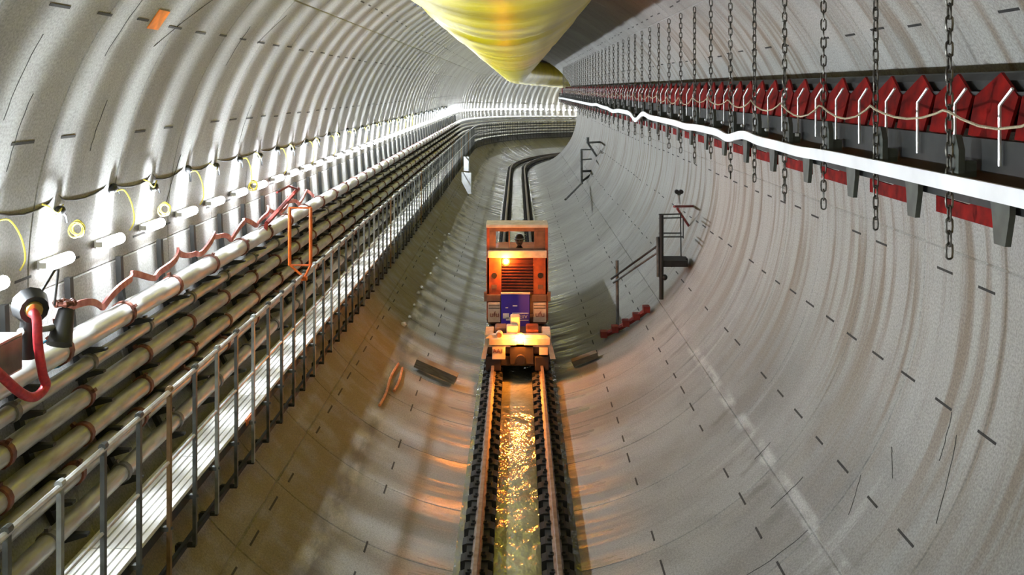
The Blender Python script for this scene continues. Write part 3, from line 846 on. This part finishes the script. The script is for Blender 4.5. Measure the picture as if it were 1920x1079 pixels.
MB().tube([(0, 0, 0), (0, 0, .12), (-.01, 0, .20)], [.035, .025, .03], 8).build('stem', M['steel'], tp, True)
for e in (-.045, .045):
    MB().tube([(e, -.04, .26), (e, .06, .26)], .045, 10).build('eyepiece', M['black'], tp, True)
MB().box((0, 0, .215), (.07, .06, .05)).build('head', M['post'], tp)
# similar frame farther along
f2 = tag(empty('far_access_frame', at(47, 2.8, -4.0)), 'farther thin steel access frame on the right wall beyond the train', 'stair')
def fp(pts, r_, m, nm): MB().tube([p-f2.location for p in pts], r_, 6).build(nm, M[m], f2, True)
D = 46
fp([pix(1090, 281, D), pix(1091, 346, D)], .05, 'post', 'post')
fp([pix(1090, 281, D), pix(1112, 281, D+2)], .03, 'post', 'top_rail'); fp([pix(1091, 300, D), pix(1109, 299, D+2)], .03, 'post', 'middle_rail')
fp([pix(1101, 268, D), pix(1125, 267, D+3)], .045, 'post', 'bracket_bar'); fp([pix(1103, 270, D), pix(1122, 299, D+3)], .045, 'post', 'diagonal_bar')
fp([pix(1102, 268, D), pix(1102, 258, D)], .06, 'post', 'instrument')
fp([pix(1091, 322, D), pix(1112, 321, D+2), pix(1108, 328, D+1), pix(1091, 341, D)], .05, 'dark', 'step')
fp([pix(1060, 375, 38), pix(1090, 345, 44)], .04, 'post', 'stair_rail')

# ------------------------------------------------------------------ locomotive
DN, DC = 19.5, 20.8            # nose front, cab front
lo = tag(empty('locomotive', at(DC, 0, RZ)), 'orange and cream tunnel locomotive facing the camera with amber lights on', 'locomotive')
def H(v, d): return (166.5-v)*d/2000-RZ
def Xp(u, d): return (u-970)*d/2000
def LB(c, d, m, nm, mtx=None, parent=None, label=None):
    mb = MB().box(c, d, mtx); o = mb.build(nm, M[m], parent or lo, label=label)
    bv = o.modifiers.new('b', 'BEVEL'); bv.width = min(d)*.12; bv.segments = 2
    return o
def LBx(x0, x1, y0, y1, z0, z1, m, nm, **k): return LB(((x0+x1)/2, (y0+y1)/2, (z0+z1)/2), (x1-x0, y1-y0, z1-z0), m, nm, **k)
# cab shell (y=0 is the cab front)
LBx(-.61, .60, -.06, .62, 2.36, 2.42, 'loco_cream', 'roof')
LBx(-.60, -.545, 0, .58, .55, 2.36, 'loco_orange', 'side_wall'); LBx(.545, .60, 0, .58, .55, 2.36, 'loco_orange', 'side_wall')
LBx(-.545, .545, 0, .04, 2.28, 2.36, 'loco_brown', 'window_header')
LBx(-.545, -.42, 0, .05, 1.93, 2.28, 'loco_brown', 'window_pillar'); LBx(.33, .545, 0, .05, 1.93, 2.28, 'loco_brown', 'window_pillar')
LBx(-.42, .33, .02, .03, 1.95, 2.28, 'glass', 'windscreen')
LBx(-.17, -.15, -.005, .04, 1.95, 2.28, 'loco_brown', 'mullion')
LBx(-.545, .545, -.0, .05, 1.90, 1.95, 'loco_brown', 'window_sill')
LBx(-.575, .575, -.05, .03, 1.77, 1.91, 'loco_cream', 'light_band')
LBx(-.545, -.45, .54, .58, 1.3, 2.36, 'loco_brown', 'rear_wall'); LBx(.42, .545, .54, .58, 1.3, 2.36, 'loco_brown', 'rear_wall'); LBx(-.45, .42, .54, .58, 1.3, 1.80, 'loco_brown', 'rear_wall')
LBx(-.545, .545, .07, .56, 1.10, 1.16, 'loco_dark', 'cab_floor')
# front body below the windscreen
LBx(-.595, -.31, -.0, .06, 1.05, 1.77, 'loco_orange', 'front_panel'); LBx(.31, .595, -.0, .06, 1.05, 1.77, 'loco_orange', 'front_panel')
LBx(-.31, .31, .03, .07, 1.05, 1.77, 'loco_maroon', 'grille_back')
for i in range(12): LBx(-.305, .305, -.012, .03, 1.075+i*.058, 1.095+i*.058, 'loco_maroon', 'grille_bar')
for x in (-.45, .45):
    MB().tube([(x, -.012, 1.42), (x, .02, 1.42)], .055, 14).build('marker_recess', M['hole'], lo, True)
    LBx(x-.05, x+.05, -.02, .0, 1.16, 1.24, 'loco_brown', 'catch')
LBx(-.60, .60, .0, .6, .45, 1.05, 'loco_brown', 'lower_body')
for x0, x1 in ((-.60, -.32), (.28, .57)):
    LBx(x0, x1, -.05, .0, .92, 1.05, 'loco_brown', 'shelf')
    LBx(x0+.03, x1-.01, -.06, .0, .52, .90, 'loco_cream', 'equipment_door')
    for zz in (.84, .79): LBx(x0+.04, x1-.02, -.068, -.058, zz, zz+.01, 'hole', 'door_slit')
for i, x in enumerate((-.445, .44)):
    o = inst('door_lettering', text_mesh('ufu', .15, M['letter'], 'door_lettering'), lo, (x, -.066, .67), (PI/2, 0, 0))
LBx(-.31, .24, -.09, .0, .38, 1.08, 'loco_blue', 'blue_panel', label='blue front panel')
LBx(-.32, .25, -.10, .0, 1.07, 1.095, 'loco_cream', 'panel_trim')
LBx(-.28, -.16, -.096, -.088, .60, .70, 'letter_w', 'white_emblem'); LBx(-.22, -.14, -.096, -.088, .56, .62, 'letter_w', 'white_emblem')
LBx(-.10, .22, -.095, -.089, .56, .575, 'letter_w', 'strip_line'); LBx(-.10, .22, -.095, -.089, .695, .71, 'letter_w', 'strip_line')
inst('panel_lettering', text_mesh('AFEIIV', .10, M['letter_w'], 'panel_lettering'), lo, (.06, -.094, .633), (PI/2, 0, 0))
LBx(-.09, .0, -.095, -.089, .835, .86, 'letter_w', 'small_mark'); LBx(-.23, -.18, -.095, -.089, .80, .82, 'letter_w', 'small_mark')
MB().tube([(.285, -.08, .66), (.285, -.05, .66)], .035, 12).build('round_knob', M['loco_brown'], lo, True)
# hinges/mirrors sticking out each side
for sd in (-1, 1):
    LBx(sd*.62-.03, sd*.62+.03, -.03, .06, .92, 1.10, 'loco_brown', 'side_lug')
# nose (y negative, toward the camera)
ny = DN-DC
LBx(-.58, .60, ny+.12, .0, .18, .34, 'loco_brown', 'nose_deck')
MB().prism([(-.66, .12), (-.58, .50), (-.50, .56), (.52, .56), (.60, .50), (.70, .12), (.60, .12), (.56, .34), (-.54, .34), (-.58, .12)], 'y', ny, ny+.14).build('buffer_frame', M['loco_cream'], lo)
LBx(-.52, -.02, ny-.05, ny+.02, .38, .50, 'loco_cream', 'buffer_beam'); LBx(.12, .60, ny-.05, ny+.02, .38, .50, 'loco_cream', 'buffer_beam')
LBx(-.60, -.44, ny+.1, ny+.8, .34, .54, 'loco_cream', 'nose_box'); LBx(.46, .62, ny+.1, ny+.8, .34, .54, 'loco_cream', 'nose_box')
LBx(-.46, -.22, ny-.03, ny+.01, .12, .36, 'loco_cream', 'number_plate')
inst('plate_lettering', text_mesh('AA1', .105, M['letter'], 'plate_lettering'), lo, (-.35, ny-.034, .27), (PI/2, 0, 0))
LBx(.40, .56, ny-.03, ny+.01, .20, .34, 'loco_cream', 'step_plate')
LBx(-.14, .30, ny+.0, ny+.1, .02, .40, 'loco_dark', 'coupler_block')
MB().tube([(.06, ny-.10, .12), (.06, ny+.02, .12)], .09, 14).build('coupler', M['loco_dark'], lo, True)
MB().tube([(-.33, ny-.02, .56), (-.33, ny+.12, .56)], .062, 16).build('horn_ring', M['loco_cream'], lo, True)
MB().tube([(-.33, ny-.025, .56), (-.33, ny+.0, .56)], .045, 16).build('horn_mouth', M['loco_brown'], lo, True)
LBx(-.13, .05, ny+.35, ny+.60, .40, .82, 'loco_cream', 'lamp_mast'); LBx(-.20, .02, ny+.20, ny+.40, .50, .68, 'loco_cream', 'lamp_box')
LBx(.16, .40, ny+.25, ny+.8, .34, .60, 'loco_orange', 'tool_box')
LBx(-.42, -.2, ny+.4, ny+.8, .34, .60, 'loco_brown', 'tool_box')
LBx(-.56, .56, ny+.05, ny+.5, -.02, .16, 'loco_dark', 'underframe'); LBx(-.54, .54, ny+.5, 6.0, .0, .45, 'loco_dark', 'underframe')
LBx(-.58, -.30, ny+.0, ny+.12, -.10, .16, 'loco_dark', 'rail_guard'); LBx(.32, .58, ny+.0, ny+.12, -.10, .16, 'loco_dark', 'rail_guard')
LBx(-.56, .56, .62, 6.0, .45, 1.22, 'loco_orange', 'engine_hood')
for yy in (ny+.62, .9, 3.2, 4.8):
    for sd in (-1, 1):
        MB().tube([(sd*.40, yy, .20), (sd*.47, yy, .20), (sd*.472, yy, .20), (sd*.51, yy, .20)], [.20, .20, .225, .20], 20).build('wheel', M['loco_dark'], lo, True)
    MB().tube([(-.42, yy, .2), (.42, yy, .2)], .04, 8).build('axle', M['loco_dark'], lo, True)
LBx(-.5, .5, 5.95, 6.1, .2, .5, 'loco_dark', 'rear_buffer')
# lights
bl = bpy.data.lights.new('beacon_light', 'POINT'); bl.energy = BEACON_W; bl.color = (1.0, .30, .05); bl.shadow_soft_size = .05
for (x, y, z, r_, nm, en) in ((-.22, -.13, 1.715, .075, 'beacon', .3), (.055, ny-.12, .535, .09, 'headlamp', 1.0)):
    MB().sphere((x, y, z), r_, 16, 10).build(nm, M['beacon'], lo, True, label='lit amber lamp')
    MB().sphere((x, y, z), r_*.62, 12, 8).build(nm+'_bulb', M['beacon_core'], lo, True)
    LBx(x-.03, x+.03, y+r_*.7, y+.13, z-.03, z+.03, 'loco_brown', nm+'_bracket')
    b = bpy.data.lights.new(nm+'_light', 'POINT'); b.energy = BEACON_W*en; b.color = (1.0, .27, .04); b.shadow_soft_size = .05
    q_ = bpy.data.objects.new(nm+'_light', b); COL.objects.link(q_); q_.parent = lo; q_.location = (x, y-r_-.07, z)

# driver behind the windscreen: one skinned body, helmet and vest as children
def person():
    c = Vector((.04, .33, 0))
    base = lo.location+c
    e = tag(empty('person', (base.x, base.y, base.z+1.17)), 'person in a dark hard hat sitting behind the locomotive windscreen', 'person')
    vs = [(0, .05, .28, .13), (0, .05, .50, .12), (0, .05, .66, .13), (0, .03, .74, .055), (0, .02, .80, .050),           # pelvis, waist, chest, neck
          (-.15, .04, .66, .055), (-.20, -.02, .46, .042), (-.14, -.14, .42, .032), (-.12, -.19, .42, .03),
          (.15, .04, .66, .055), (.20, -.02, .46, .042), (.14, -.14, .42, .032), (.12, -.19, .42, .03),
          (-.09, -.02, .26, .08), (-.11, -.14, .28, .06), (-.11, -.12, .04, .045), (-.11, -.18, .03, .035),
          (.09, -.02, .26, .08), (.11, -.14, .28, .06), (.11, -.12, .04, .045), (.11, -.18, .03, .035)]
    ed = [(0, 1), (1, 2), (2, 3), (3, 4), (2, 5), (5, 6), (6, 7), (7, 8), (2, 9), (9, 10), (10, 11), (11, 12), (0, 13), (13, 14), (14, 15), (15, 16), (0, 17), (17, 18), (18, 19), (19, 20)]
    me = bpy.data.meshes.new('body'); me.from_pydata([v[:3] for v in vs], ed, []); me.materials.append(M['jacket'])
    o = inst('body', me, e)
    o.modifiers.new('skin', 'SKIN')
    for i, v in enumerate(vs): me.skin_vertices[0].data[i].radius = (v[3], v[3]*.8)
    me.skin_vertices[0].data[0].use_root = True
    sm = o.modifiers.new('sub', 'SUBSURF'); sm.levels = 1; sm.render_levels = 2
    hd = MB(); hd.sphere((0, .01, .88), .078, 16, 12, (.92, 1.1, 1.28)); hd.sphere((0, -.085, .87), .016, 6, 5, (.8, 1.1, 1.3))
    for sd in (-1, 1): hd.sphere((sd*.075, .02, .88), .02, 6, 5, (.4, 1, 1.4))
    hd.build('head', M['skin'], e, True)
    ey = MB()
    for sd in (-1, 1): ey.sphere((sd*.028, -.068, .89), .011, 6, 5)
    ey.box((0, -.078, .835), (.04, .01, .007)); ey.build('face_detail', M['black'], e, True)
    hl = MB()
    hl.sphere((0, .01, .925), .098, 16, 10, (.92, 1.12, .95)); hl.v = [(x, y, max(z, .915)) for x, y, z in hl.v]
    hl.tube([(.105*math.cos(a*PI/8), .01+.135*math.sin(a*PI/8), .915) for a in range(16)], .008, 5, closed=True)
    hl.build('hard_hat', M['helmet'], e, True)
    mb = MB().tube([(.0915*math.cos(a*PI/10), .01+.11*math.sin(a*PI/10), .925) for a in range(20)], .005, 4, closed=True); mb.build('hat_band', M['white'], e)
    st_ = LBx(-.2, .2, .2, .53, 1.16, 1.34, 'loco_dark', 'driver_seat')
person()
